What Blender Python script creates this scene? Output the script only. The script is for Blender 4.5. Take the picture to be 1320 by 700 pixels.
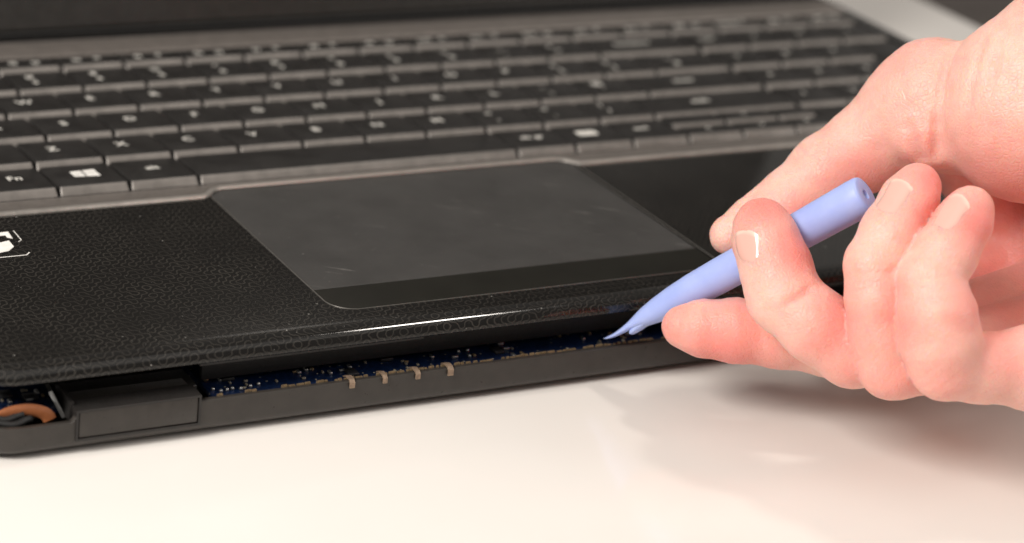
import bpy, bmesh, math, random
import numpy as np
from mathutils import Vector, Matrix

random.seed(7)
np.random.seed(7)
for o in list(bpy.data.objects):
    bpy.data.objects.remove(o)
scene = bpy.context.scene
S = 0.001            # the tables below are in millimetres

# ------------------------------------------------------------------ camera
cam_data = bpy.data.cameras.new('camera')
cam = bpy.data.objects.new('camera', cam_data)
scene.collection.objects.link(cam)
cam_data.sensor_width = 36.0
cam_data.lens = 86.37
cam_data.clip_start = 0.02
cam_data.clip_end = 20
RIGHT = Vector((0.870664, -0.480340, 0.105913))
DOWN = Vector((-0.096015, -0.377149, -0.921162))
FWD = Vector((0.482416, 0.791853, -0.374490))
cm = Matrix.Identity(4)
for i in range(3):
    cm[i][0] = RIGHT[i]; cm[i][1] = -DOWN[i]; cm[i][2] = -FWD[i]
cm.translation = Vector((-158.281, -551.140, 225.114)) * S
cam.matrix_world = cm
cam_data.dof.use_dof = True
cam_data.dof.focus_distance = 0.567
cam_data.dof.aperture_fstop = 11
scene.camera = cam

# ------------------------------------------------------------------ world, lamps, exposure
world = bpy.data.worlds.new('World')
scene.world = world
world.use_nodes = True
bg = world.node_tree.nodes['Background']
bg.inputs[0].default_value = (1.0, 0.93, 0.86, 1)
bg.inputs[1].default_value = 0.21

def area(name, loc, target, size, power, col, size_y=None):
    l = bpy.data.lights.new(name, 'AREA')
    l.energy = power; l.color = col; l.size = size * S
    if size_y:
        l.shape = 'RECTANGLE'; l.size_y = size_y * S
    o = bpy.data.objects.new(name, l)
    scene.collection.objects.link(o)
    loc = Vector(loc); d = Vector(target) - loc
    o.location = loc * S
    o.rotation_euler = d.to_track_quat('-Z', 'Y').to_euler()
    return o
area('ceiling_lamp', (520, -10, 860), (140, -80, 0), 90, 1.5, (1.0, 0.93, 0.85))
area('ceiling_bounce', (-250, -750, 1900), (150, -60, 0), 2600, 11.0, (1.0, 0.95, 0.89))
area('window_light', (-800, -330, 760), (190, -110, 10), 420, 16.0, (1.0, 0.95, 0.89))
area('room_light', (1500, -1000, 900), (250, -40, 0), 700, 8.5, (1.0, 0.95, 0.89))

scene.view_settings.view_transform = 'Standard'
scene.view_settings.look = 'None'
scene.view_settings.exposure = 0.09
scene.view_settings.gamma = 1.0
scene.view_settings.use_curve_mapping = False
scene.render.engine = 'CYCLES'
scene.cycles.use_denoising = True
scene.cycles.max_bounces = 8

# ------------------------------------------------------------------ helpers
def link(o):
    scene.collection.objects.link(o)
    return o
def wloc(o):
    v = Vector((0, 0, 0))
    while o is not None:
        v = v + o.location
        o = o.parent
    return v / S
def thing(name, loc, label, cat):
    o = bpy.data.objects.new(name, None)
    o.empty_display_size = 0.02
    o.location = Vector(loc) * S
    o['label'] = label; o['category'] = cat
    return link(o)
def mesh(name, verts, faces, mat=None, smooth=None):
    me = bpy.data.meshes.new(name)
    me.from_pydata([(v[0]*S, v[1]*S, v[2]*S) for v in verts], [], faces)
    me.update()
    bm = bmesh.new(); bm.from_mesh(me)
    bmesh.ops.recalc_face_normals(bm, faces=bm.faces)
    bm.to_mesh(me); bm.free()
    if mat: me.materials.append(mat)
    if smooth:
        for p in me.polygons: p.use_smooth = True
        if smooth < 179:
            me.set_sharp_from_angle(angle=math.radians(smooth))
    return me
def obj(name, me, parent=None, loc=(0, 0, 0)):
    """loc is the world position (mm) of the mesh's own origin"""
    o = bpy.data.objects.new(name, me)
    o.location = (Vector(loc) - (wloc(parent) if parent else Vector((0, 0, 0)))) * S
    o.parent = parent
    return link(o)
def box_mesh(name, sx, sy, sz, mat, bev=0.0, seg=2):
    """box centred in x,y standing on z=0"""
    bm = bmesh.new()
    bmesh.ops.create_cube(bm, size=1)
    for v in bm.verts:
        v.co = Vector((v.co.x*sx, v.co.y*sy, (v.co.z+.5)*sz)) * S
    if bev:
        bmesh.ops.bevel(bm, geom=bm.edges[:], offset=bev*S, segments=seg, affect='EDGES', profile=0.5)
    me = bpy.data.meshes.new(name); bm.to_mesh(me); bm.free()
    me.materials.append(mat)
    if bev:
        for p in me.polygons: p.use_smooth = True
        me.set_sharp_from_angle(angle=math.radians(50))
    return me
def loft(loops, cap0=True, cap1=True):
    n = len(loops[0]); V = []; F = []
    for l in loops: V += list(l)
    for k in range(len(loops)-1):
        for i in range(n):
            j = (i+1) % n
            F.append((k*n+i, k*n+j, (k+1)*n+j, (k+1)*n+i))
    if cap0: F.append(tuple(range(n)))
    if cap1: F.append(tuple((len(loops)-1)*n+i for i in range(n)))
    return V, F
def rrect(x0, x1, y0, y1, r, seg=10, front=()):
    """rounded rectangle, counter-clockwise from the front left; extra points along the front edge"""
    P = []
    for cx, cy, a0 in ((x0+r, y0+r, 180), (x1-r, y0+r, 270), (x1-r, y1-r, 0), (x0+r, y1-r, 90)):
        for k in range(seg+1):
            a = math.radians(a0 + 90*k/seg)
            P.append((cx+r*math.cos(a), cy+r*math.sin(a)))
        if a0 == 180:
            for x in front: P.append((x, y0))
    return P
def tube(path, rad, n=10, flat=1.0, up=(0, 0, 1)):
    V = []; F = []
    m = len(path)
    for i, p in enumerate(path):
        p = Vector(p)
        t = (Vector(path[min(i+1, m-1)]) - Vector(path[max(i-1, 0)])).normalized()
        s = t.cross(Vector(up)).normalized(); u = s.cross(t)
        r = rad[i] if isinstance(rad, (list, tuple)) else rad
        for k in range(n):
            a = 2*math.pi*k/n
            V.append(p + s*(r*math.cos(a)) + u*(r*flat*math.sin(a)))
    for i in range(m-1):
        for k in range(n):
            j = (k+1) % n
            F.append((i*n+k, i*n+j, (i+1)*n+j, (i+1)*n+k))
    F.append(tuple(range(n))); F.append(tuple((m-1)*n+k for k in range(n)))
    return V, F

# ------------------------------------------------------------------ materials
class NT:
    def __init__(s, m):
        m.use_nodes = True
        s.t = m.node_tree; s.n = s.t.nodes; s.l = s.t.links
        s.b = s.n['Principled BSDF']; s.out = s.n['Material Output']
    def put(s, sock, v):
        if hasattr(v, 'is_output') or isinstance(v, bpy.types.NodeSocket): s.l.new(v, sock)
        else: sock.default_value = v
    def math(s, op, a, b=None, clamp=False):
        n = s.n.new('ShaderNodeMath'); n.operation = op; n.use_clamp = clamp
        s.put(n.inputs[0], a)
        if b is not None: s.put(n.inputs[1], b)
        return n.outputs[0]
    def vec(s, op, a, b=None):
        n = s.n.new('ShaderNodeVectorMath'); n.operation = op
        s.put(n.inputs[0], a)
        if b is not None: s.put(n.inputs[1], b)
        return n.outputs['Value'] if op in ('LENGTH', 'DISTANCE', 'DOT_PRODUCT') else n.outputs[0]
    def coord(s, scale=(1000, 1000, 1000), which='Object'):
        c = s.n.new('ShaderNodeTexCoord')
        return s.vec('MULTIPLY', c.outputs[which], scale)
    def noise(s, v, scale, detail=3, rough=.55, out='Fac', dist=0):
        n = s.n.new('ShaderNodeTexNoise')
        s.put(n.inputs['Vector'], v); n.inputs['Scale'].default_value = scale
        n.inputs['Detail'].default_value = detail; n.inputs['Roughness'].default_value = rough
        n.inputs['Distortion'].default_value = dist
        return n.outputs[out]
    def voro(s, v, scale, feature='F1', out='Distance', rnd=1):
        n = s.n.new('ShaderNodeTexVoronoi'); n.feature = feature
        s.put(n.inputs['Vector'], v); n.inputs['Scale'].default_value = scale
        n.inputs['Randomness'].default_value = rnd
        return n.outputs[out]
    def ramp(s, f, a, b, ca=(0, 0, 0, 1), cb=(1, 1, 1, 1)):
        n = s.n.new('ShaderNodeValToRGB'); s.put(n.inputs[0], f)
        e = n.color_ramp.elements
        e[0].position = a; e[0].color = ca; e[1].position = b; e[1].color = cb
        return n.outputs[0]
    def mix(s, f, a, b):
        n = s.n.new('ShaderNodeMix'); n.data_type = 'RGBA'
        s.put(n.inputs[0], f); s.put(n.inputs[6], a); s.put(n.inputs[7], b)
        return n.outputs[2]
    def bump(s, h, strength, dist, prev=None):
        n = s.n.new('ShaderNodeBump'); n.inputs['Strength'].default_value = strength
        n.inputs['Distance'].default_value = dist * S
        s.put(n.inputs['Height'], h)
        if prev is not None: s.put(n.inputs['Normal'], prev)
        return n.outputs[0]
def new_mat(name, col=(.5, .5, .5), rough=.5, metal=0., spec=.5, coat=0.):
    m = bpy.data.materials.new(name); t = NT(m)
    t.b.inputs['Base Color'].default_value = (*col, 1)
    t.b.inputs['Roughness'].default_value = rough
    t.b.inputs['Metallic'].default_value = metal
    t.b.inputs['Specular IOR Level'].default_value = spec
    t.b.inputs['Coat Weight'].default_value = coat
    return m, t
def simple(name, col, rough=.5, metal=0., spec=.5, var=.15, vscale=.4, bump=0.):
    """plain material with a little mottling and uneven gloss"""
    m, t = new_mat(name, col, rough, metal, spec)
    v = t.coord()
    n = t.noise(v, vscale, 4)
    dark = tuple(c*(1-var) for c in col) + (1,); light = tuple(min(1, c*(1+var)) for c in col) + (1,)
    t.put(t.b.inputs['Base Color'], t.ramp(n, .3, .7, dark, light))
    t.put(t.b.inputs['Roughness'], t.ramp(t.noise(v, vscale*3, 3), .3, .7, (rough*.85,)*3+(1,), (min(1, rough*1.15),)*3+(1,)))
    if bump:
        t.put(t.b.inputs['Normal'], t.bump(t.noise(v, 6, 2), bump, .05))
    return m

def mat_palm():
    m, t = new_mat('patterned_black_gloss', (.01, .01, .01), .16, 0, .5)
    v0 = t.coord()
    sp0 = t.n.new('ShaderNodeSeparateXYZ'); t.put(sp0.inputs[0], v0)
    cb0 = t.n.new('ShaderNodeCombineXYZ')
    wob = t.math('MULTIPLY', t.math('SUBTRACT', t.noise(v0, .35, 2), .5), .9)
    t.put(cb0.inputs[0], t.math('ADD', t.math('DIVIDE', sp0.outputs[0], 1.9), wob))
    t.put(cb0.inputs[1], t.math('DIVIDE', t.math('ADD', sp0.outputs[1], sp0.outputs[2]), 2.3))
    v = cb0.outputs[0]
    cell = t.vec('FLOOR', v); fr = t.vec('FRACTION', v)
    w = t.n.new('ShaderNodeTexWhiteNoise'); w.noise_dimensions = '3D'; t.put(w.inputs['Vector'], cell)
    flip = t.math('GREATER_THAN', w.outputs['Value'], .5)
    sp = t.n.new('ShaderNodeSeparateXYZ'); t.put(sp.inputs[0], fr)
    x = t.math('ABSOLUTE', t.math('SUBTRACT', sp.outputs[0], flip)); y = sp.outputs[1]
    d1 = t.math('SQRT', t.math('ADD', t.math('MULTIPLY', x, x), t.math('MULTIPLY', y, y)))
    ix = t.math('SUBTRACT', 1, x); iy = t.math('SUBTRACT', 1, y)
    d2 = t.math('SQRT', t.math('ADD', t.math('MULTIPLY', ix, ix), t.math('MULTIPLY', iy, iy)))
    d = t.math('MINIMUM', t.math('ABSOLUTE', t.math('SUBTRACT', d1, .5)), t.math('ABSOLUTE', t.math('SUBTRACT', d2, .5)))
    line = t.ramp(d, .04, .12, (1, 1, 1, 1), (0, 0, 0, 1))
    mv = t.coord()
    amt = t.math('MULTIPLY', line, t.ramp(t.noise(mv, .06, 4, .6), .3, .75, (.25,)*3+(1,), (1,)*3+(1,)))
    # dust specks
    dust = t.math('MAXIMUM', t.ramp(t.voro(mv, .16), .022, .04, (1, 1, 1, 1), (0, 0, 0, 1)), t.ramp(t.voro(mv, .37), .022, .05, (.7, .7, .7, 1), (0, 0, 0, 1)))
    c = t.mix(amt, (.006, .0055, .005, 1), (.042, .038, .033, 1))
    c = t.mix(t.math('MULTIPLY', dust, .6), c, (.5, .48, .45, 1))
    t.put(t.b.inputs['Base Color'], c)
    sm = t.noise(mv, .05, 5, .65)
    t.put(t.b.inputs['Roughness'], t.ramp(sm, .3, .75, (.05,)*3+(1,), (.12,)*3+(1,)))
    t.put(t.b.inputs['Normal'], t.bump(t.noise(mv, .03, 3), .15, .6))
    return m
def mat_pad():
    m, t = new_mat('touchpad_matte', (.035, .033, .031), .5, 0, .45)
    v = t.coord()
    c = t.ramp(t.noise(v, .05, 5, .6), .3, .7, (.036, .0345, .033, 1), (.050, .048, .046, 1))
    # hairline scratches: stretched noise, thresholded
    sv = t.vec('MULTIPLY', v, (.03, .55, 1))
    rot = t.n.new('ShaderNodeVectorRotate'); rot.inputs['Angle'].default_value = .6
    t.put(rot.inputs['Vector'], v)
    sv2 = t.vec('MULTIPLY', rot.outputs[0], (.05, 1.3, 1))
    scr = t.ramp(t.noise(sv2, 1.0, 2), .72, .75)
    dust = t.ramp(t.voro(v, .3), .025, .06, (1, 1, 1, 1), (0, 0, 0, 1))
    k = t.math('MAXIMUM', t.math('MULTIPLY', scr, .35), t.math('MULTIPLY', dust, .5))
    t.put(t.b.inputs['Base Color'], t.mix(k, c, (.38, .36, .34, 1)))
    t.put(t.b.inputs['Roughness'], t.ramp(t.noise(v, .07, 5), .3, .7, (.40,)*3+(1,), (.55,)*3+(1,)))
    t.put(t.b.inputs['Normal'], t.bump(t.noise(v, 9, 2), .12, .03))
    return m
def mat_key():
    m, t = new_mat('key_plastic', (.022, .02, .019), .38, 0, .5)
    oi = t.n.new('ShaderNodeObjectInfo')
    v = t.coord()
    sh = t.n.new('ShaderNodeCombineXYZ'); t.put(sh.inputs[0], t.math('MULTIPLY', oi.outputs['Random'], 90))
    vv = t.vec('ADD', v, sh.outputs[0])
    n = t.noise(vv, .16, 4, .6)
    t.put(t.b.inputs['Base Color'], t.ramp(n, .3, .7, (.010, .009, .0085, 1), (.018, .0165, .0155, 1)))
    t.put(t.b.inputs['Roughness'], t.ramp(n, .3, .7, (.40,)*3+(1,), (.52,)*3+(1,)))
    t.put(t.b.inputs['Normal'], t.bump(t.noise(vv, 7, 2), .1, .03))
    return m
def mat_table():
    m, t = new_mat('white_laminate', (.8, .77, .73), .3, 0, .4)
    v = t.coord()
    t.put(t.b.inputs['Base Color'], t.ramp(t.noise(v, .012, 4), .3, .7, (.78, .745, .705, 1), (.81, .78, .745, 1)))
    t.put(t.b.inputs['Roughness'], t.ramp(t.noise(v, .03, 4), .3, .7, (.10,)*3+(1,), (.16,)*3+(1,)))
    return m
def mat_board():
    m, t = new_mat('blue_circuit_board', (.01, .03, .14), .35, 0, .5)
    v = t.coord()
    tr = t.voro(t.vec('MULTIPLY', v, (1, 1, 0)), .55, 'DISTANCE_TO_EDGE')
    trace = t.ramp(tr, .05, .09, (1, 1, 1, 1), (0, 0, 0, 1))
    c = t.mix(trace, (.004, .012, .044, 1), (.008, .024, .08, 1))
    pad = t.ramp(t.voro(v, .5), .10, .14, (1, 1, 1, 1), (0, 0, 0, 1))
    c = t.mix(t.math('MULTIPLY', pad, .8), c, (.6, .55, .42, 1))
    t.put(t.b.inputs['Base Color'], c)
    return m
def mat_skin():
    m, t = new_mat('skin', (.75, .48, .38), .42, 0, .45)
    v = t.coord()
    at = t.n.new('ShaderNodeAttribute'); at.attribute_name = 'flush_and_shade'
    n = t.noise(v, .14, 5, .6)
    base = t.ramp(n, .3, .72, (.83, .455, .385, 1), (.91, .59, .50, 1))
    fl = t.math('ADD', at.outputs['Fac'], t.math('MULTIPLY', t.math('SUBTRACT', t.noise(v, .07, 3), .5), .3), True)
    c = t.mix(t.math('MULTIPLY', fl, .85), base, (.80, .20, .18, 1))
    fine = t.noise(v, .9, 3)
    c = t.mix(t.ramp(fine, .35, .7, (0, 0, 0, 1), (.16, .16, .16, 1)), c, (.76, .38, .31, 1))
    t.put(t.b.inputs['Base Color'], c)
    t.b.inputs['Subsurface Weight'].default_value = 1.0
    t.b.inputs['Subsurface Radius'].default_value = (1.0, .30, .16)
    t.b.inputs['Subsurface Scale'].default_value = 0.0034
    t.put(t.b.inputs['Roughness'], t.ramp(t.noise(v, .5, 3), .3, .7, (.36,)*3+(1,), (.52,)*3+(1,)))
    cells = t.voro(v, .95, 'DISTANCE_TO_EDGE')
    b1 = t.bump(t.ramp(cells, 0, .22), .5, .14)
    wr = t.n.new('ShaderNodeAttribute'); wr.attribute_name = 'wrinkle'
    b2 = t.bump(wr.outputs['Fac'], .32, .22, b1)
    b3 = t.bump(t.noise(v, .25, 4), .35, .5, b2)
    t.put(t.b.inputs['Normal'], b3)
    return m
def mat_nail():
    m, t = new_mat('fingernail', (.85, .58, .5), .17, 0, .6)
    at = t.n.new('ShaderNodeAttribute'); at.attribute_name = 'free_edge'
    t.put(t.b.inputs['Base Color'], t.mix(at.outputs['Fac'], (.76, .43, .365, 1), (.80, .58, .485, 1)))
    return m
def mat_tool():
    m, t = new_mat('blue_nylon', (.34, .43, .82), .45, 0, .4)
    v = t.coord()
    t.put(t.b.inputs['Base Color'], t.ramp(t.noise(v, .12, 4), .3, .7, (.34, .42, .78, 1), (.40, .48, .82, 1)))
    t.b.inputs['Subsurface Weight'].default_value = .35
    t.b.inputs['Subsurface Radius'].default_value = (.5, .6, 1)
    t.b.inputs['Subsurface Scale'].default_value = 0.0015
    sv = t.vec('MULTIPLY', v, (1, 1, .15))
    t.put(t.b.inputs['Normal'], t.bump(t.noise(sv, 1.6, 4), .18, .08))
    return m
M = dict(palm=mat_palm(), pad=mat_pad(), key=mat_key(), table=mat_table(), board=mat_board(),
         skin=mat_skin(), nail=mat_nail(), tool=mat_tool(),
         strip=simple('button_bar_gloss', (.013, .0125, .010), .09, 0, .5, .15, .1),
         frame=simple('gunmetal_frame', (.185, .165, .15), .42, .45, .5, .12, .25, .1),
         trim=simple('bright_trim', (.50, .465, .43), .33, .8, .5, .1, .3),
         skirt=simple('key_skirt_satin', (.175, .16, .147), .42, .35, .5, .15, .3),
         rimline=simple('touchpad_rim_metal', (.20, .19, .175), .38, .7),
         bed=simple('key_bed_black', (.012, .011, .011), .6),
         base=simple('base_plastic', (.040, .035, .031), .32, 0, .4, .12, .3, .25),
         dark=simple('dark_plastic', (.018, .016, .015), .5),
         glossblack=simple('bezel_gloss', (.03, .028, .026), .3),
         screen=simple('screen_panel', (.006, .006, .006), .45, 0, .25, .1, .05),
         legend=simple('legend_paint', (.72, .70, .65), .5),
         logo=simple('white_print', (.82, .80, .76), .5),
         tan=simple('tan_contact', (.26, .185, .13), .45, .3, .5, .25, 1),
         gold=simple('gold_contact', (.36, .26, .15), .4, .6, .5, .35, 1.2),
         tin=simple('tin_metal', (.55, .55, .54), .35, .9, .5, .2, .6),
         chip=simple('chip_body', (.02, .02, .022), .45),
         cap=simple('ceramic_chip', (.30, .27, .21), .45, .1, .5, .3, 1),
         orange=simple('orange_film', (.40, .14, .055), .36, 0, .5, .15, .4),
         rubber=simple('black_rubber', (.02, .02, .02), .6),
         floor=simple('dark_floor', (.22, .19, .175), .6, 0, .4, .25, .01))

# ------------------------------------------------------------------ setting
TZ = -21.5
fl = obj('floor', mesh('floor', [(-4000, -4000, 0), (4000, -4000, 0), (4000, 6000, 0), (-4000, 6000, 0)], [(0, 1, 2, 3)], M['floor']), None, (0, 0, -740))
fl['kind'] = 'structure'
tb = thing('table', (-100, 0, -740), 'white laminate table under the laptop and the hand', 'table')
me = box_mesh('tabletop', 1250, 1500, 26, M['table'], 2.0, 3)
obj('tabletop', me, tb, (460-625, 150, TZ-26))
leg_me = box_mesh('table_leg', 50, 50, 714, M['dark'], 3)
for x in (-770, 380):
    for y in (-540, 840):
        obj('leg', leg_me, tb, (x, y, -740))

# ------------------------------------------------------------------ laptop
lap = thing('laptop', (180, 10, TZ), 'black laptop with its top cover pried open along the front edge', 'laptop')
X0, X1, Y0, Y1 = -12.0, 371.0, -97.5, 134.0

# palm rest / top cover: shell with a rounded front lip and an opening for the touchpad
def ring(i, z, y0=Y0, y1=Y1, r=13.0, front=()):
    return [(x, y, z) for x, y in rrect(X0+i, X1-i, y0+i, y1-i, max(r-i, 3), 10, front)]
prof = [(6.1, 0), (5.2, 0), (3.8, -.1), (2.6, -.35), (1.6, -.8), (.85, -1.35), (.32, -2.05), (.05, -2.8), (.1, -3.4), (.5, -3.75), (1.5, -3.75), (1.8, -2.3)]
loops = [ring(i, z) for i, z in prof]
V, F = loft(loops, cap0=False, cap1=True)
PX0, PX1, PYT, PYM, PYB = 79.0, 187.6, -5.0, -72.6, -86.2
def pad_outline(i, ytop):
    r = 6.5 - i
    P = [(PX0+i, ytop)]
    for k in range(9):
        a = math.radians(180 + 90*k/8); P.append((PX0+i+r+r*math.cos(a), PYB+i+r+r*math.sin(a)))
    for k in range(9):
        a = math.radians(270 + 90*k/8); P.append((PX1-i-r+r*math.cos(a), PYB+i+r+r*math.sin(a)))
    P.append((PX1-i, ytop))
    return P
hole = [(-2.0, -10.0)] + [(PX0, -10.0)] + pad_outline(0, -10.0)[1:-1] + [(PX1, -10.0), (362.6, -10.0), (362.6, 104.0), (-2.0, 104.0)]
bm = bmesh.new()
vs = [bm.verts.new(Vector(v)*S) for v in V]
for f in F: bm.faces.new([vs[i] for i in f])
hv = [bm.verts.new((x*S, y*S, 0)) for x, y in hole]
he = [bm.edges.new((hv[i], hv[(i+1) % len(hv)])) for i in range(len(hv))]
n0 = len(loops[0])
oe = [bm.edges.get((vs[i], vs[(i+1) % n0])) for i in range(n0)]
bmesh.ops.triangle_fill(bm, edges=he+oe, use_beauty=True, use_dissolve=False)
hd = [bm.verts.new((x*S, y*S, -1.9*S)) for x, y in hole]
for i in range(len(hv)):
    j = (i+1) % len(hv); bm.faces.new((hv[i], hv[j], hd[j], hd[i]))
bmesh.ops.recalc_face_normals(bm, faces=bm.faces)
me = bpy.data.meshes.new('palm_rest'); bm.to_mesh(me); bm.free()
me.materials.append(M['palm'])
for p in me.polygons: p.use_smooth = True
me.set_sharp_from_angle(angle=math.radians(40))
obj('palm_rest', me, lap)
# thin bright edge round the touchpad opening
rim = [(x, y, .02) for x, y in pad_outline(-.12, -11.5)]
V, F = tube(rim, .16, 6)
obj('touchpad_rim', mesh('touchpad_rim', V, F, M['rimline'], 60), lap)
# touchpad plate and the glossy button bar below it
def plate(name, outl, z0, z1, mat, ch=.35):
    c = Vector((sum(p[0] for p in outl)/len(outl), sum(p[1] for p in outl)/len(outl)))
    def ins(d):
        R = []
        n = len(outl)
        for i in range(n):
            a = Vector(outl[i-1]); b = Vector(outl[i]); e = Vector(outl[(i+1) % n])
            t = ((b-a).normalized() + (e-b).normalized()).normalized()
            nrm = Vector((-t.y, t.x))
            if nrm.dot(c-b) < 0: nrm = -nrm
            R.append(b + nrm*d)
        return R
    V, F = loft([[(p[0], p[1], z0) for p in outl], [(p[0], p[1], z1-ch) for p in outl], [(p.x, p.y, z1) for p in ins(ch)]])
    return mesh(name, V, F, mat, 35)
o = pad_outline(.25, PYT)
obj('touchpad', plate('touchpad', [(PX0+.25, -5.9), (PX0+.25, PYM+.15), (PX1-.25, PYM+.15), (PX1-.25, -5.9)], -1.1, -.30, M['pad'], .15), lap)
bar = [(PX0+.25, PYM-.15)] + o[1:-1] + [(PX1-.25, PYM-.15)]
obj('touchpad_button', plate('touchpad_button', bar, -1.1, -.22, M['strip'], .25), lap)

# keyboard frame with the notch above the touchpad
notch = [(-4, -11), (76.5, -11), (78.2, -10.3), (80.5, -7.6), (83.5, -6.2), (183, -6.2), (186, -7.6), (188.3, -10.3), (190, -11), (366, -11), (366, 115), (-4, 115)]
V = []; F = []
for x, y in notch[:10]:
    V += [(x, y, -.6), (x, y, .40), (x, min(y+1.2, -4.9), .46), (x, -2.2, -.55), (x, -.5, -1.05), (x, -.3, -1.6)]
for i in range(9):
    for k in range(5): F.append((i*6+k, i*6+k+1, (i+1)*6+k+1, (i+1)*6+k))
obj('keyboard_frame', mesh('keyboard_frame', V, F, M['frame'], 30), lap)
obj('key_bed', mesh('key_bed', [(-1.8, -.6, -1.25), (362.4, -.6, -1.25), (362.4, 103.8, -1.25), (-1.8, 103.8, -1.25)], [(0, 1, 2, 3)], M['bed']), lap)
# bright bead along the front of the frame
path = [Vector((*p, .25)) for p in notch[:10]]
V = []; F = []
for i, p in enumerate(path):
    t = (path[min(i+1, 9)] - path[max(i-1, 0)]).normalized(); s = Vector((t.y, -t.x, 0))
    for a, z in ((.75, -.25), (.55, .22), (.1, .44), (-.55, .44), (-.75, .1)):
        V.append((p.x + s.x*a, p.y + s.y*a, p.z + z))
for i in range(9):
    for k in range(4): F.append((i*5+k, i*5+k+1, (i+1)*5+k+1, (i+1)*5+k))
obj('trim_strip', mesh('trim_strip', V, F, M['trim'], 40), lap)

# keys
KZ, KH, KT = -1.2, 2.2, .050
key_cache = {}
def key_mesh(w, d):
    k = (round(w, 2), round(d, 2))
    if k in key_cache: return key_cache[k]
    g = .27
    def lp(il, ir, ifr, ib, z, r):
        P = []
        x0, x1, y0, y1 = -w/2+il, w/2-ir, -d/2+ifr, d/2-ib
        for cx, cy, a0 in ((x0+r, y0+r, 180), (x1-r, y0+r, 270), (x1-r, y1-r, 0), (x0+r, y1-r, 90)):
            for q in range(4):
                a = math.radians(a0+30*q); P.append((cx+r*math.cos(a), cy+r*math.sin(a), z))
        return P
    ls = [lp(g, g, g, g, 0, .7), lp(g+.03, g+.03, g+.15, g+.05, .35, .7), lp(g+.28, g+.28, g+1.45, g+.4, KH-.2, .7), lp(g+.5, g+.5, g+1.75, g+.65, KH, .6)]
    for q in (2, 3): ls[q] = [(x, y, z - KT*min(y+d/2-2, 16)) for x, y, z in ls[q]]     # the top leans a little to the back
    V, F = loft(ls, cap0=False)
    me = mesh('key', V, F, M['key'], 45)
    me.materials.append(M['skirt'])
    for p in me.polygons:
        if p.normal.y < -.35 and p.center.z < (KH-.1)*S: p.material_index = 1
    key_cache[k] = me
    return key_cache[k]
text_cache = {}
def text_mesh(s, size):
    k = (s, size)
    if k not in text_cache:
        cu = bpy.data.curves.new('t', 'FONT'); cu.body = s; cu.size = size*S
        cu.align_x = 'CENTER'; cu.align_y = 'CENTER'; cu.resolution_u = 3; cu.extrude = .02*S; cu.offset = .05*S
        ob = bpy.data.objects.new('t', cu); link(ob)
        bpy.context.view_layer.update()
        m2 = bpy.data.meshes.new_from_object(ob.evaluated_get(bpy.context.evaluated_depsgraph_get()))
        bpy.data.objects.remove(ob); bpy.data.curves.remove(cu)
        m2.name = 'legend'; m2.materials.clear(); m2.materials.append(M['legend'])
        text_cache[k] = m2
    return text_cache[k]
P_ = 19.0; PY = 18.5
def key(u0, u1, y0, y1, legs=()):
    w = (u1-u0)*P_; d = y1-y0
    cx, cy = (u0+u1)/2*P_, (y0+y1)/2
    k = obj('key', key_mesh(w, d), lap, (cx, cy, KZ))
    for s, size, ox, oy in legs:
        lg = obj('legend', text_mesh(s, size), k, (cx+ox, cy+oy+.8, KZ+KH-KT*(oy+.8+d/2-2)+.05)); lg.rotation_euler = (-math.atan(KT), 0, 0)
    return k
def L(s, size=4.6, ox=-1.5, oy=.6): return ((s, size, ox, oy),)
def two(a, b): return ((a, 3.9, -2.6, 3.2), (b, 3.9, -2.6, -2.4))
r0, r1, r2, r3, r4, r5 = 0, PY, 2*PY, 3*PY, 4*PY, 5*PY
N0 = 15.0
key(0, 1.25, r0, r1, L('ctrl', 3.6)); key(1.25, 2.25, r0, r1, L('Fn', 4.2, 1.0, .4))
win = key(2.25, 3.25, r0, r1)
key(3.25, 4.25, r0, r1, L('alt', 3.8, 0, .5)); key(4.25, 9.25, r0, r1)
key(9.25, 10.25, r0, r1, L('alt gr', 3.6, 0, .5))
menu = key(10.25, 11.25, r0, r1)
key(11.25, 12.25, r0, r1, L('ctrl', 3.6))
hm = r0 + PY/2
for k, (a, b) in enumerate(((12.25, 13.25), (13.25, 14.25), (14.25, 15.0))):
    key(a, b, r0, hm, L(('<', 'v', '>')[k], 3.2, 0, .4)); key(a, b, hm, r1, L(('', '^', '')[k], 3.2, 0, .4) if k == 1 else ())
key(15.0, 17.0, r0, r1, L('0')); key(17.0, 18.0, r0, r1, L('.'))
key(0, 1.25, r1, r2, L('shift', 3.6)); key(1.25, 2.25, r1, r2, two('|', '\\'))
for k, c in enumerate('ZXCVBNM'): key(2.25+k, 3.25+k, r1, r2, L(c))
for k, (a, b) in enumerate((('<', ','), ('>', '.'), ('?', '/'))): key(9.25+k, 10.25+k, r1, r2, two(a, b))
key(12.25, 14.95, r1, r2, L('shift', 3.8, -4))
key(0, 1.75, r2, r3, L('caps lock', 3.2))
for k, c in enumerate('ASDFGHJKL'): key(1.75+k, 2.75+k, r2, r3, L(c))
for k, (a, b) in enumerate(((':', ';'), ('@', "'"))): key(10.75+k, 11.75+k, r2, r3, two(a, b))
key(12.75, 14.95, r2, r3, L('enter', 3.6, -3))
key(0, 1.5, r3, r4, L('tab', 3.6))
for k, c in enumerate('QWERTYUIOP'): key(1.5+k, 2.5+k, r3, r4, L(c))
for k, (a, b) in enumerate((('{', '['), ('}', ']'))): key(11.5+k, 12.5+k, r3, r4, two(a, b))
key(13.5, 14.95, r3, r4, two('~', '#'))
for k, (a, b) in enumerate(zip('~!"#$%^&*()_+', '`1234567890-=')): key(k, k+1, r4, r5, two(a, b))
key(13, 14.95, r4, r5, L('backspace', 3.2))
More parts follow.
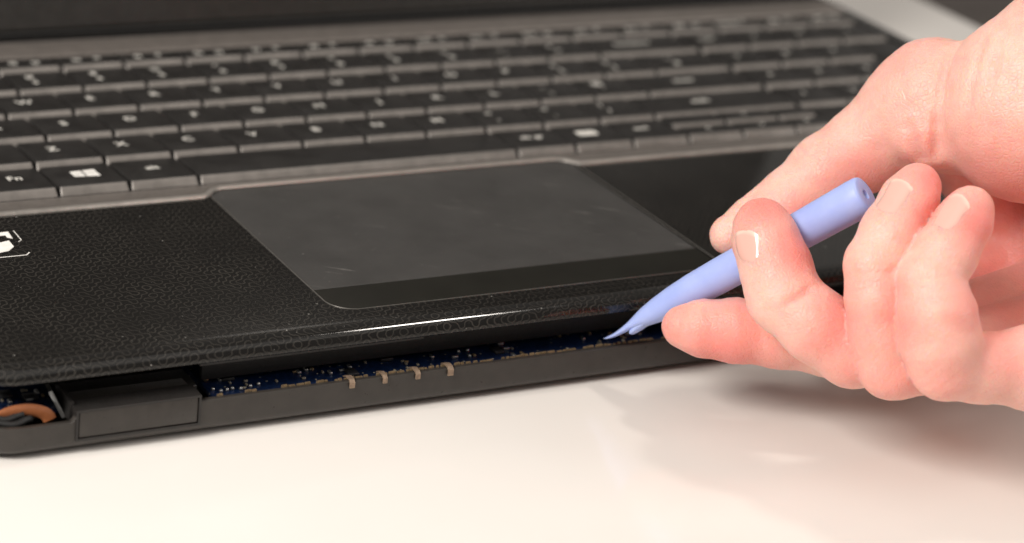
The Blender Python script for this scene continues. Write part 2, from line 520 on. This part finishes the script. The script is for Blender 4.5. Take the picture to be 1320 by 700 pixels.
for k in range(3):
    key(N0+k, N0+k+1, r1, r2, L('123'[k], 3.4)); key(N0+k, N0+k+1, r2, r3, L('456'[k], 3.4)); key(N0+k, N0+k+1, r3, r4, L('789'[k], 3.4))
for k, c in enumerate(('num', '/', '*', '-')): key(N0+k, N0+k+1-.02*(k == 3), r4, r5, L(c, 3.4 if k == 0 else 4.6))
key(18, 18.98, r2, r4, L('+')); key(18, 18.98, r0, r2, L('enter', 3.2, 0))
fr = ['esc'] + ['f%d' % i for i in range(1, 13)] + ['ins', 'prt', 'del', 'home', 'pg', 'end']
for k, c in enumerate(fr): key(k, k+1-.02*(k == 18), r5, r5+10.2, L(c, 3.3, -3.5, .2) + L('*' if k % 3 else 'o', 4.6, 3, .2))
# window-pane mark on the key beside Fn: four slanted panes
cx, cy = 2.75*P_, PY/2
V = []; F = []
for i in range(2):
    for j in range(2):
        a, b = (-3.2, -.22) if i == 0 else (.22, 3.6)
        c, d = (-2.3, -.14) if j == 0 else (.14, 2.4)
        sk = lambda x, y: (x, y*(1+.05*x), 0)
        n = len(V); V += [sk(a, c), sk(b, c), sk(b, d), sk(a, d)]; F.append((n, n+1, n+2, n+3))
obj('pane_mark', mesh('pane_mark', V, F, M['logo']), win, (cx+.3, cy+.9, KZ+KH-KT*(.9+PY/2-2)+.06)).rotation_euler = (-math.atan(KT), 0, 0)
cx = 10.75*P_
V, F = loft([[(x, y, 0) for x, y in rrect(-3.2, 3.2, -1.9, 2.1, .8, 4)], [(x, y, .04) for x, y in rrect(-3.2, 3.2, -1.9, 2.1, .8, 4)]])
obj('menu_mark', mesh('menu_mark', V, F, M['legend']), menu, (cx-1, cy+.9, KZ+KH-KT*(.9+PY/2-2)+.03)).rotation_euler = (-math.atan(KT), 0, 0)

# white printed emblem on the palm rest (cut by the picture's left edge)
def flat_poly(name, pts, z, mat, par):
    V, F = loft([[(x, y, z) for x, y in pts], [(x, y, z+.03) for x, y in pts]])
    return obj(name, mesh(name, V, F, mat), par)
def quad_path(pts, w):
    L_ = []; R_ = []
    for i, p in enumerate(pts):
        a = Vector(pts[max(i-1, 0)]); b = Vector(pts[min(i+1, len(pts)-1)]); t = (b-a).normalized(); n = Vector((-t.y, t.x))
        L_.append((p[0]+n.x*w, p[1]+n.y*w)); R_.append((p[0]-n.x*w, p[1]-n.y*w))
    return L_ + R_[::-1]
EM = obj('emblem', mesh('emblem', *loft([[(x, y, .02) for x, y in [(13.48, -30.05), (15.35, -28.24), (18.0, -28.09), (20.42, -27.31), (20.36, -31.19), (18.38, -33.53), (16.05, -34.07), (13.51, -34.0)]], [(x, y, .05) for x, y in [(13.48, -30.05), (15.35, -28.24), (18.0, -28.09), (20.42, -27.31), (20.36, -31.19), (18.38, -33.53), (16.05, -34.07), (13.51, -34.0)]]]), M['logo']), lap)
flat_poly('emblem', [(15.68, -23.15), (18.29, -21.81), (19.98, -21.99), (21.98, -21.89), (21.7, -26.35), (20.58, -25.5), (20.63, -24.01), (19.31, -24.04), (17.52, -24.18)], .02, M['logo'], lap)
flat_poly('emblem', quad_path([(9.21, -36.82), (15.15, -36.87), (21.61, -36.81), (22.74, -35.51)], .16), .02, M['logo'], lap)
flat_poly('emblem', quad_path([(23.42, -21.54), (23.39, -27.58), (22.4, -28.6)], .10), .02, M['logo'], lap)


# display: hinge cover, lid, bezel, panel
obj('rear_strip', mesh('rear_strip', *loft([[(x, y, z) for y, z in ((104.3, .02), (104.6, .5), (106, .75), (116.5, .95), (117.6, .7), (117.8, .02))] for x in (-3.5, 364)]), M['frame'], 40), lap)
hc = [(118.2, .02), (118.3, .25), (118.8, .4), (121.5, .4), (122, .02)]
V, F = loft([[(-4, a, b) for a, b in hc], [(365, a, b) for a, b in hc]])
obj('hinge_cover', mesh('hinge_cover', V, F, M['bed'], 50), lap)
tilt = math.radians(-18)
def lid_part(name, x0, x1, h0, h1, d0, d1, mat, bev):
    me = box_mesh(name, x1-x0, d1-d0, h1-h0, mat, bev)
    o = obj(name, me, lap, ((x0+x1)/2, 121.5 + math.sin(-tilt)*h0 + (d0+d1)/2*math.cos(tilt), 1.2 + math.cos(tilt)*h0))
    o.rotation_euler = (tilt, 0, 0)
    return o
lid_part('display_bezel', X0+1, X1-1, 0, 236, 0, 7.5, M['glossblack'], 1.5)
lid_part('screen_panel', X0+17, X1-17, 15, 216, -.25, 1, M['screen'], .1)

# base shell, its rim dips left of the card blank
FR = [6.0, 11.6, 12.6, 20, 41.5, 43, 60, 100, 150, 200, 250, 300, 340]
def bring(i, z, zlow=None):
    R_ = rrect(X0+.5+i, X1-.5-i, -98+i, Y1-i, 13-i if i < 10 else 3, 10, FR)
    if zlow is None: return [(x, y, z) for x, y in R_]
    return [(x, y, zlow if (x < 12 and y < -60) else z) for x, y in R_]
loops = [bring(9, -20.6), bring(5, -20.6), bring(1.8, -20.25), bring(.75, -19.6), bring(.2, -18.7), bring(0, -17.8), bring(0, -12.6, -13.8), bring(.25, -12.35, -13.6), bring(1.3, -12.35, -13.6), bring(1.5, -12.7, -14.0), bring(1.6, -18.6)]
V, F = loft(loops)
obj('base_shell', mesh('base_shell', V, F, M['base'], 38), lap)
ft = box_mesh('rubber_foot', 26, 7, 1.4, M['rubber'], .4)
for x in (40, 322):
    for y in (-78, 112): obj('rubber_foot', ft, lap, (x, y, TZ))

PEN = ((147.7, -95.9, -11.0), (183.9, -139.8, 40.2))
# finger chains: joints from the tip inwards, (x, y, z, radius) in mm
CH = {
 'thumb': [(172.2, -106.5, 18.1, 4.9), (179.0, -108.1, 20.9, 6.9), (186.5, -109.3, 25.5, 8.2), (196.4, -109.1, 33.2, 9.0), (205.1, -112.3, 40.2, 10.2), (212.0, -116.4, 48.5, 12.3), (216.0, -120.1, 53.8, 13.8)],
 'index': [(154.8, -116.9, 0.6, 5.0), (158.2, -120.0, 1.1, 6.5), (164.4, -124.7, 1.8, 7.3), (173.3, -130.2, 1.6, 7.2), (184.7, -134.9, 1.1, 8.2), (207.6, -131.5, 3.0, 8.6), (240.7, -122.5, 5.9, 9.5)],
 'middle': [(165.0, -127.7, 29.6, 6.3), (164.6, -130.4, 27.3, 7.4), (164.6, -135.9, 22.4, 8.0), (164.1, -141.0, 17.6, 8.2), (168.7, -148.6, 12.9, 8.2), (176.1, -153.8, 8.8, 8.8), (192.6, -152.8, 8.0, 8.6), (239.6, -141.4, 7.3, 10)],
 'ring': [(189.8, -149.9, 45.2, 5.4), (186.9, -151.3, 42.5, 6.3), (181.4, -153.9, 36.5, 6.9), (176.3, -156.3, 30.3, 6.8), (175.2, -160.1, 23.7, 6.9), (176.9, -162.2, 15.9, 7.4), (179.8, -163.7, 8.6, 7.6), (197.8, -163.5, 8.2, 8.2), (234.5, -156.1, 6.8, 10)],
 'pinky': [(194.5, -163.2, 44.6, 5.2), (192.2, -164.3, 41.9, 6.2), (187.0, -166.4, 36.1, 6.8), (182.0, -168.5, 30.7, 6.9), (182.0, -172.7, 24.5, 8.4), (182.8, -174.6, 18.7, 8.7), (184.4, -175.6, 13.3, 7.6), (193.4, -176.7, 11.9, 7.6), (206.3, -179.6, 11.6, 9.2), (224.3, -181.9, 14.0, 12)],
}
PALM = [
 ((216.0, -120.1, 53.8, 14), (222.7, -123.3, 50.5, 14)),
 ((228.3, -140.7, 58.3, 22.5), (241.4, -147.4, 66.2, 27)),
 ((241.4, -147.4, 66.2, 26), (274.8, -140.2, 76.4, 24)),
 ((244.1, -120.5, 3.7, 9), (274.4, -130.6, 26.8, 14)),
 ((244.9, -135.9, 4.3, 10), (272.8, -139.4, 22.1, 16)),
 ((239.8, -151.0, 3.2, 11), (266.6, -149.9, 18.6, 18)),
 ((228.5, -177.9, 11.8, 13), (252.2, -167.7, 29.3, 22)),
 ((259.4, -153.1, 34.7, 24), (286.3, -147.8, 64.5, 24)),
 ((286.3, -147.8, 64.5, 24), (382.5, -104.4, 130.7, 27)),
 ((231.9, -112.6, 42.2, 11), (250.8, -116.7, 15.2, 9)),
]
TEN = []
NAILS = {
 'middle': ((156.85, -134.13, 26.87), (157.61, -132.77, 30.25), 11.5, 9.5, (-0.959, -0.104, 0.265)),
 'ring': ((179.71, -153.65, 44.53), (182.9, -152.52, 47.89), 10.5, 11.5, (-0.619, -0.139, 0.773)),
 'pinky': ((186.03, -165.8, 44.94), (190.15, -164.59, 48.32), 10.5, 11.5, (-0.749, -0.154, 0.645)),
}
BLOB = [((206.8, -128.6, 48.1), (209.2, -129.6, 46.3), 5.0, 0, 6.5)]
CREASE = [((216.23, -124.44, 70.07), (210.08, -128.86, 66.95), 0.9, 1.7), ((210.08, -128.86, 66.95), (206.61, -132.36, 60.56), 0.9, 1.7), ((206.61, -132.36, 60.56), (205.69, -134.44, 53.69), 0.9, 1.7), ((205.69, -134.44, 53.69), (206.48, -135.45, 46.1), 0.9, 1.7), ((200.83, -129.59, 51.45), (201.52, -131.83, 48.29), 1.1, 2.2), ((201.52, -131.83, 48.29), (203.85, -132.7, 44.38), 1.1, 2.2), ((212.46, -136.56, 74.9), (207.28, -141.28, 68.47), 1.0, 1.2), ((207.28, -141.28, 68.47), (205.4, -143.45, 61.57), 1.0, 1.2), ((214.19, -140.56, 77.39), (208.71, -145.94, 69.85), 1.0, 1.2), ((208.71, -145.94, 69.85), (207.33, -147.74, 65.8), 1.0, 1.2), ((189.67, -103.93, 39.01), (187.9, -109.08, 39.29), 0.8, 1.0), ((165.12, -149.13, 22.86), (161.72, -149.68, 21.07), 0.8, 1.2), ((161.72, -149.68, 21.07), (159.45, -148.88, 19.73), 0.8, 1.2), ((176.01, -163.88, 32.65), (174.09, -164.04, 31.66), 0.7, 1.0)]
FLUSH_SHADE = [((150.0, -118.2, 0.9), 9, 0.6), ((158.9, -129.5, -1.2), 14, 0.85), ((161.0, -129.1, 7.3), 9, 0.6), ((163.1, -130.0, 35.5), 9, 0.9), ((166.2, -141.1, 29.1), 9, 0.9), ((184.4, -117.9, 25.0), 7, 0.7), ((169.9, -157.3, 16.5), 12, 0.7), ((169.5, -160.3, 7.4), 10, 0.5), ((175.0, -170.2, 7.4), 11, 0.5), ((179.1, -181.8, 12.1), 10, 0.4), ((190.4, -154.6, 48.0), 8, 1.0), ((193.2, -170.7, 43.8), 9, 1.0), ((231.5, -129.2, 13.8), 8, 0.6), ((173.5, -171.1, 22.0), 8, 0.7), ((174.8, -167.3, 27.7), 6, 0.6), ((186.4, -158.6, 42.5), 7, 0.7), ((185.5, -180.0, 28.2), 8, 0.6), ((195.2, -179.9, 19.6), 10, 0.6), ((237.1, -127.5, 14.6), 22, 0.7), ((213.6, -161.1, 17.0), 14, 0.5), ((204.5, -133.8, 47.8), 8, 0.35), ((205.2, -120.9, 64.4), 12, 0.35), ((215.9, -151.1, 42.7), 16, 0.6), ((196.1, -119.5, 35.4), 12, 0.5)]
WRINK = [((155.5, -139.5, 17.2), (0.165, -0.521, -0.889), 7, 2.2), ((169.3, -158.6, 31.2), (-0.096, -0.377, -0.921), 6, 1.8), ((174.5, -170.9, 30.2), (-0.009, -0.425, -0.911), 6, 1.8), ((190.2, -114.0, 38.9), (0.715, -0.115, 0.678), 9, 2.4), ((171.6, -165.8, 8.6), (0.561, -0.525, -0.386), 8, 2.4), ((178.0, -180.6, 11.7), (0.465, -0.514, -0.489), 8, 2.4)]
HRES = 0.7
# card blank filling the slot at the front left
cb = obj('card_blank', box_mesh('card_blank', 27.6, 10, 6.5, M['base'], .35), lap, (27.0, -93.35, -17.4))
V, F = [], []
def ring_frame(x0, x1, z0, z1, w, y, dep):
    o_ = [(x0, z0), (x1, z0), (x1, z1), (x0, z1)]; i_ = [(x0+w, z0+w), (x1-w, z0+w), (x1-w, z1-w), (x0+w, z1-w)]
    V = [(x, y, z) for x, z in o_] + [(x, y, z) for x, z in i_] + [(x, y+dep, z) for x, z in o_] + [(x, y+dep, z) for x, z in i_]
    F = []
    for k in range(4):
        j = (k+1) % 4
        F += [(k, j, 4+j, 4+k), (k, j, 8+j, 8+k), (4+k, 4+j, 12+j, 12+k), (8+k, 8+j, 12+j, 12+k)]
    return V, F
obj('slot_groove_shade', mesh('slot_groove_shade', *ring_frame(12.55, 41.45, -18.05, -10.75, 5e-1, -98.42, 6), M['dark']), lap)  # dark frame standing in for the shaded groove round the card blank
obj('card_tray', box_mesh('card_tray', 30, 9, 1.6, M['dark'], .3), lap, (28.0, -87.6, -12.9))

# circuit board behind the rim with its parts
pcb = obj('circuit_board', box_mesh('circuit_board', 300, 70, 1.3, M['board']), lap, (196, -59.8, -14.9))
pcl = obj('circuit_board', box_mesh('circuit_board', 19, 24, 1.2, M['board']), lap, (2.5, -78.5, -14.6))
obj('drive_cage', box_mesh('drive_cage', 250, 60, 5.5, M['dark'], .4), lap, (200, -54, -12.9))
obj('cover_rib', box_mesh('cover_rib', 150, 1.4, 9.6, M['bed'], .2), lap, (120, -88.6, -11.8))
obj('cover_rib', box_mesh('cover_rib', 56, 1.2, 3.0, M['bed'], .2), lap, (70, -94.4, -5.4))
rc = random.Random(3)
chips = [box_mesh('component', .9, .5, .45, M['cap'], .05, 1), box_mesh('component', 1.6, .8, .6, M['tin'], .08, 1),
         box_mesh('component', 3.2, 2.6, .8, M['chip'], .1, 1), box_mesh('component', .6, 1.0, .5, M['gold'], .05, 1)]
for k in range(55):
    x = 47 + 118*rc.random(); y = -94.2 + 8.5*rc.random()
    c = obj('component', rc.choices(chips, (5, 3, 1, 3))[0], pcb, (x, y, -13.6))
    c.rotation_euler = (0, 0, rc.choice((0, math.pi/2)) + rc.uniform(-.05, .05))
for x, y in ((48.6, -92.5), (50.2, -92.3), (51.6, -92.0), (53.4, -92.6), (56.0, -92.0), (58.2, -91.5), (47.2, -91.2), (111.5, -88), (114.0, -88), (113, -91)):
    V, F = loft([[(.5*math.cos(a*math.pi/4), .5*math.sin(a*math.pi/4), 0) for a in range(8)], [(.42*math.cos(a*math.pi/4), .42*math.sin(a*math.pi/4), .5) for a in range(8)], [(.15*math.cos(a*math.pi/4), .15*math.sin(a*math.pi/4), .75) for a in range(8)]])
    obj('solder_dot', mesh('solder_dot', V, F, M['tin'], 180), pcb, (x, y, -13.6))
for k in range(14):
    c = obj('component', rc.choices(chips, (4, 3, 1, 3))[0], pcl, (rc.uniform(-3, 10.5), rc.uniform(-90, -80), -13.4))
    c.rotation_euler = (0, 0, rc.choice((0, math.pi/2)))
# uneven metal fringe of the shield along the rim
V = []; F = []
x = 46.0
while x < 205:
    w = rc.uniform(.5, 1.9); h = rc.uniform(.12, .42); y = -96.35 + rc.uniform(-.15, .2)
    if rc.random() < .8:
        n = len(V)
        V += [(x, y-.35, -12.9), (x+w, y-.35, -12.9), (x+w, y+.35, -12.9), (x, y+.35, -12.9)]
        V += [(x, y-.3, -12.35+h), (x+w, y-.3, -12.35+h*.8), (x+w, y+.3, -12.35+h), (x, y+.3, -12.35+h*.7)]
        F += [(n+4, n+5, n+6, n+7), (n, n+1, n+5, n+4), (n+1, n+2, n+6, n+5), (n+2, n+3, n+7, n+6), (n+3, n, n+4, n+7)]
    x += w + rc.uniform(.1, .9)
o = obj('shield_fringe', mesh('shield_fringe', V, F, M['gold']), lap); o['kind'] = 'stuff'
# four tan spring clips hooked over the rim
for x, s in ((78.5, .8), (86.9, .7), (95.4, .74), (104.0, .9)):
    side = [(-94.6, -12.3), (-96.5, -11.55), (-98.0, -11.7), (-98.75, -12.4), (-98.75, -12.9-1.1*s), (-98.35, -12.9-1.1*s), (-98.3, -12.6), (-97.8, -12.15), (-96.4, -12.0), (-94.6, -12.7)]
    V, F = loft([[(x-.85*s, a, b) for a, b in side], [(x+.7*s, a, b) for a, b in side]])
    obj('spring_clip', mesh('spring_clip', V, F, M['tan'], 45), lap)
# orange film cable, black leads and a bent bracket in the open corner
path = []
for k in range(13):
    a = math.radians(150 - 145*k/12)
    path.append((2.2 + 6.0*math.cos(a), -92.4 - .12*k, -14.6 + 3.1*math.sin(a)))
V, F = tube(path, 1.5, 10, .22, (0, 1, .15))
obj('film_cable', mesh('film_cable', V, F, M['orange'], 60), lap)
for dz, dy, xr in ((0, 0, 4.0), (.9, .9, 2.6), (-.4, 1.6, 5.0)):
    path = [(-7 + (xr+7)*k/9, -94.3 + dy + .5*math.sin(k*.9+dz), -13.6 + dz + .35*math.sin(k*.8)) for k in range(10)]
    V, F = tube(path, .75, 8)
    obj('black_lead', mesh('black_lead', V, F, M['rubber'], 180), lap)
obj('bracket', mesh('bracket', *loft([[(9.0, -90, -9.6), (9.8, -90, -9.4), (12.2, -92.6, -14.8), (11.3, -92.8, -14.9)], [(9.6, -86, -9.6), (10.4, -86, -9.4), (12.9, -89, -14.8), (12.1, -89, -14.9)]]), M['tin']), lap)
obj('bracket', mesh('bracket', *loft([[(12.0, -95.5, -14.6), (12.9, -95.5, -14.6), (12.9, -95.5, -9.9), (12.0, -95.5, -9.9)], [(12.0, -88, -14.6), (12.9, -88, -14.6), (12.9, -88, -9.2), (12.0, -88, -9.2)]]), M['dark']), lap)

# ------------------------------------------------------------------ pry tool
tip, butt = Vector(PEN[0]), Vector(PEN[1])
tool = thing('pry_tool', tip, 'light blue plastic pry tool held between the fingers, its tip in the gap', 'pry tool')
ax = (butt - tip).normalized(); LEN = (butt - tip).length
camp = cm.translation / S
viewd = (tip - camp).normalized()
e1 = ax.cross(viewd).normalized()          # thin direction of the blade
if e1.z < 0: e1 = -e1
e2 = e1.cross(ax).normalized()
# s from tip, half width (e2), half thickness (e1), centre offset along e1
secs = [(0, .9, .12, .35), (.8, 1.5, .28, .1), (2.0, 1.9, .42, -.1), (3.6, 2.1, .55, -.2), (5.5, 2.3, .75, -.15), (8, 2.6, 1.1, 0), (10, 2.8, 1.7, 0), (12.5, 3.05, 2.35, .05), (16, 3.45, 3.0, .05), (21, 3.85, 3.6, .05), (27, 4.1, 4.0, .05), (34, 4.2, 4.2, 0), (45, 4.3, 4.3, 0), (60, 4.5, 4.5, 0), (LEN-3.2, 4.7, 4.7, 0), (LEN-.9, 4.65, 4.65, 0), (LEN-.25, 4.4, 4.4, 0), (LEN, 3.95, 3.95, 0), (LEN-.1, 1.2, 1.2, 0), (LEN-.9, .8, .8, 0)]
NS = 36; loops = []
for s, a, b, off in secs:
    loops.append([tip + ax*s + e1*(off + b*math.sin(2*math.pi*k/NS)) + e2*(a*math.cos(2*math.pi*k/NS)) - tip for k in range(NS)])
V, F = loft(loops)
bd = obj('handle', mesh('handle', V, F, M['tool'], 55), tool, tip)
# short heel below the blade
hl = []
for s, a, b, off in ((7.4, 2.1, .55, -1.55), (7.7, 2.3, .85, -1.5), (9.4, 2.5, 1.15, -1.2), (12, 2.6, 1.3, -.9)):
    hl.append([ax*s + e1*(off + b*math.sin(2*math.pi*k/16)) + e2*(a*math.cos(2*math.pi*k/16)) for k in range(16)])
V, F = loft(hl)
obj('heel', mesh('heel', V, F, M['tool'], 60), tool, tip)

# ------------------------------------------------------------------ hand: one continuous surface from a distance field
def smin(a, b, k):
    h = np.maximum(k - np.abs(a-b), 0)/k
    return np.minimum(a, b) - h*h*k*.25
def smax(a, b, k): return -smin(-a, -b, k)
def cone(P, A, B):
    a = np.array(A[:3], np.float32); b = np.array(B[:3], np.float32)
    ba = b-a; h = np.clip((P-a) @ ba / (ba @ ba), 0, 1)
    return np.linalg.norm(P - a - h[:, None]*ba, axis=1) - (A[3] + (B[3]-A[3])*h)
def finger(P, ch, k=2.2):
    d = None
    for i in range(len(ch)-1):
        c = cone(P, ch[i], ch[i+1])
        d = c if d is None else smin(d, c, k)
    return d
def sdf(P):
    P = P.astype(np.float32)
    pm = None
    for a, b in PALM[3:]:
        c = cone(P, a, b); pm = c if pm is None else smin(pm, c, 9.)
    for n in ('index', 'middle', 'ring', 'pinky'):
        pm = smin(pm, cone(P, CH[n][-2], CH[n][-1]), 3.)
    th = finger(P, CH['thumb'], 3.)
    th = smin(th, cone(P, *PALM[0]), 5.)
    tn = smin(cone(P, *PALM[1]), cone(P, *PALM[2]), 6.)
    for a, b in TEN: tn = smin(tn, cone(P, a, b), 6.)
    d = smin(th, tn, 3.6)
    d = smin(d, pm, 3.)
    f = [finger(P, CH[n]) for n in ('index', 'middle', 'ring', 'pinky')]
    g = f[0]
    for x in f[1:]: g = smin(g, x, .35)
    d = smin(d, g, 1.6)
    for a, b, r, n, kk in BLOB:
        c = cone(P, (*a, r), (*b, r)); d = smin(d, c, kk)
    for a, b, r, kk in CREASE:
        c = cone(P, (*a, r), (*b, r)); d = smax(d, -c, kk)
    x, y, z = P[:, 0], P[:, 1], P[:, 2]
    d = d + .07*np.sin(x*.55+1)*np.sin(y*.5+z*.21)*np.sin(z*.6) + .05*np.sin(x*1.3+z)*np.sin(y*1.4-x*.4)
    return d
def surface(h, lo, hi):
    B = 4
    n = [int(math.ceil((hi[i]-lo[i])/h/B))*B for i in range(3)]
    cn = [k//B for k in n]
    g = np.stack(np.meshgrid(*[lo[i] + (np.arange(cn[i])+.5)*B*h for i in range(3)], indexing='ij'), -1).reshape(-1, 3)
    cd = sdf(g).reshape(cn)
    D = np.repeat(np.repeat(np.repeat(cd, B, 0), B, 1), B, 2).astype(np.float32)
    near = np.argwhere(np.abs(cd) < B*h*1.6 + 1.0)
    off = np.stack(np.meshgrid(*[np.arange(B)]*3, indexing='ij'), -1).reshape(-1, 3)
    idx = (near[:, None, :]*B + off[None]).reshape(-1, 3)
    D[idx[:, 0], idx[:, 1], idx[:, 2]] = sdf(np.array(lo) + idx*h)
    s = D < 0
    # surface nets
    c8 = [s[i:n[0]-1+i, j:n[1]-1+j, k:n[2]-1+k] for i in (0, 1) for j in (0, 1) for k in (0, 1)]
    cnt = sum(c.astype(np.int8) for c in c8)
    cells = np.argwhere((cnt > 0) & (cnt < 8))
    vid = -np.ones([n[0]-1, n[1]-1, n[2]-1], np.int32)
    vid[cells[:, 0], cells[:, 1], cells[:, 2]] = np.arange(len(cells))
    acc = np.zeros((len(cells), 3)); num = np.zeros(len(cells))
    cor = [(i, j, k) for i in (0, 1) for j in (0, 1) for k in (0, 1)]
    for a in cor:
        for ax_ in range(3):
            if a[ax_]: continue
            b = list(a); b[ax_] = 1
            da = D[cells[:, 0]+a[0], cells[:, 1]+a[1], cells[:, 2]+a[2]]; db = D[cells[:, 0]+b[0], cells[:, 1]+b[1], cells[:, 2]+b[2]]
            m_ = (da < 0) != (db < 0)
            t = np.where(m_, da/np.where(m_, da-db, 1), 0)
            p = np.tile(np.array(a, float), (len(cells), 1)); p[:, ax_] = t
            acc += p*m_[:, None]; num += m_
    V = np.array(lo) + (cells + acc/num[:, None])*h
    quads = []
    for ax_ in range(3):
        u, w = (ax_+1) % 3, (ax_+2) % 3
        sl0 = [slice(1, n[i]-1) for i in range(3)]; sl1 = list(sl0)
        sl0[ax_] = slice(0, n[ax_]-1); sl1[ax_] = slice(1, n[ax_])
        a, b = s[tuple(sl0)], s[tuple(sl1)]
        e = np.argwhere(a != b)
        fl_ = a[e[:, 0], e[:, 1], e[:, 2]]
        base = e + 1; base[:, ax_] -= 1
        q = []
        for du, dw in ((-1, -1), (0, -1), (0, 0), (-1, 0)):
            c = base.copy(); c[:, u] += du; c[:, w] += dw
            q.append(vid[c[:, 0], c[:, 1], c[:, 2]])
        q = np.stack(q, 1)
        q[~fl_] = q[~fl_][:, ::-1]
        quads.append(q)
    Q = np.concatenate(quads)
    Q = Q[(Q >= 0).all(1)]
    # pull the vertices onto the true surface
    for _ in range(2):
        d, G = grad(V)
        V = V - np.clip(d, -h*.5, h*.5)[:, None]*G
    return V, Q
def grad(V, e=.15):
    d = sdf(V); G = np.zeros_like(V)
    for i in range(3):
        o_ = np.zeros(3); o_[i] = e
        G[:, i] = sdf(V+o_) - sdf(V-o_)
    return d, G/np.maximum(np.linalg.norm(G, axis=1), 1e-9)[:, None]
prims = [q for c in CH.values() for q in c] + [q for ab in PALM + TEN for q in ab]
lo = tuple(min(q[i]-q[3] for q in prims) - 4 for i in range(3)); hi = tuple(max(q[i]+q[3] for q in prims) + 4 for i in range(3))
HV, HQ = surface(HRES, lo, hi)
hand_loc = Vector((250, -150, 0))
hm_ = bpy.data.meshes.new('hand')
hm_.from_pydata(((HV - np.array(hand_loc))*S).tolist(), [], HQ.tolist())
hm_.update()
for p in hm_.polygons: p.use_smooth = True
# redder skin at knuckles, fingertips, folds; shaded sides and palm painted redder too
fl_ = np.zeros(len(HV))
for c, r, w in FLUSH_SHADE:
    dd = np.linalg.norm(HV - np.array(c), axis=1)
    fl_ = np.maximum(fl_, w*np.exp(-(dd/r)**2))
at = hm_.attributes.new('flush_and_shade', 'FLOAT', 'POINT'); at.data.foreach_set('value', fl_.astype(np.float32))
# fine skin folds over the joints
wr = np.zeros(len(HV))
for c, axis, ext, per in WRINK:
    q = HV - np.array(c); axis = np.array(axis)/np.linalg.norm(axis)
    t = q @ axis; dd = np.linalg.norm(q, axis=1)
    wr += np.exp(-(dd/ext)**2)*np.minimum(0, np.sin(t*2*math.pi/per + .6*np.sin(HV[:, 2]*.5+HV[:, 1]*.4)))
at = hm_.attributes.new('wrinkle', 'FLOAT', 'POINT'); at.data.foreach_set('value', wr.astype(np.float32))
hm_.materials.append(M['skin'])
hand = obj('hand', hm_, None, hand_loc)
hand['label'] = 'bare right hand gripping the blue pry tool at the laptop edge'
hand['category'] = 'hand'
# fingernails: curved plates pressed onto the fingertips
def nail(nm, c, tipward, w, l, nrm):
    c = np.array(c, float); ax_ = np.array(tipward) - c; ax_ /= np.linalg.norm(ax_)
    n = np.array(nrm); n = n - (n @ ax_)*ax_; n /= np.linalg.norm(n)
    sd = np.cross(ax_, n)
    NU, NV_ = 17, 15
    P = []; fe = []; lift = []
    for j in range(NV_):
        v = j/(NV_-1)
        for i in range(NU):
            u = i/(NU-1)*2-1
            # rounded cuticle end, gently curved free edge
            vv = v
            yb = -l/2 + l*.22*(abs(u)**2.2)
            yt = l/2 - l*.16*(abs(u)**2.4)
            y = yb + (yt-yb)*vv
            P.append(c + sd*(u*w/2*(1-.06*(1-v))) + ax_*y)
            fe.append(max(0, min(1, (y - (l/2 - l*.2*(abs(u)**2.4) - .85))/.3)))
            edge = min(1, (1-abs(u))/.4)
            sm = lambda q: q*q*(3-2*q)
            lift.append(-.22 + .42*sm(min(1, v/.4))*sm(edge) + .10*max(0, v-.75)/.25)
    P = np.array(P) + n*2.0
    def own(Q): return finger(Q.astype(np.float32), CH[nm])
    for _ in range(12):
        d = own(P); G = np.stack([own(P+np.eye(3)[i]*.15) - own(P-np.eye(3)[i]*.15) for i in range(3)], 1)
        G /= np.maximum(np.linalg.norm(G, axis=1), 1e-6)[:, None]
        P = P - G*d[:, None]*.8
    # smooth the plate lengthwise so that it does not follow the pad's roundness at the free edge
    G = P.reshape(NV_, NU, 3)
    hgt = (G @ n)
    for j in range(NV_-5, NV_):
        ext = hgt[NV_-6] + (hgt[NV_-6] - hgt[NV_-9])/3*(j-(NV_-6)) - .045*(j-(NV_-6))**2*.5
        G[j] += (np.maximum(ext, hgt[j]) - hgt[j])[:, None]*n*.8
    nn = np.stack([own(P+np.eye(3)[i]*.3) - own(P-np.eye(3)[i]*.3) for i in range(3)], 1); nn /= np.linalg.norm(nn, axis=1)[:, None]
    P = G.reshape(-1, 3) + nn*np.array(lift)[:, None]
    V = [tuple(p) for p in P] + [tuple(p - q*.55) for p, q in zip(P, nn)]
    F = []; K = NU*NV_
    for j in range(NV_-1):
        for i in range(NU-1):
            a = j*NU+i
            F += [(a, a+1, a+NU+1, a+NU), (K+a, K+a+1, K+a+NU+1, K+a+NU)]
    bd_ = [i for i in range(NU)] + [j*NU+NU-1 for j in range(1, NV_)] + [(NV_-1)*NU+i for i in range(NU-2, -1, -1)] + [j*NU for j in range(NV_-2, 0, -1)]
    for k in range(len(bd_)):
        a, b = bd_[k], bd_[(k+1) % len(bd_)]
        F.append((a, b, K+b, K+a))
    me = mesh('fingernail', [tuple(np.array(p)-np.array(hand_loc)) for p in V], F, M['nail'], 60)
    at = me.attributes.new('free_edge', 'FLOAT', 'POINT'); at.data.foreach_set('value', np.array(fe+fe, np.float32))
    return obj('fingernail', me, hand, hand_loc)
for nm, (c, tw, w, l, nrm) in NAILS.items(): nail(nm, c, tw, w, l, nrm)
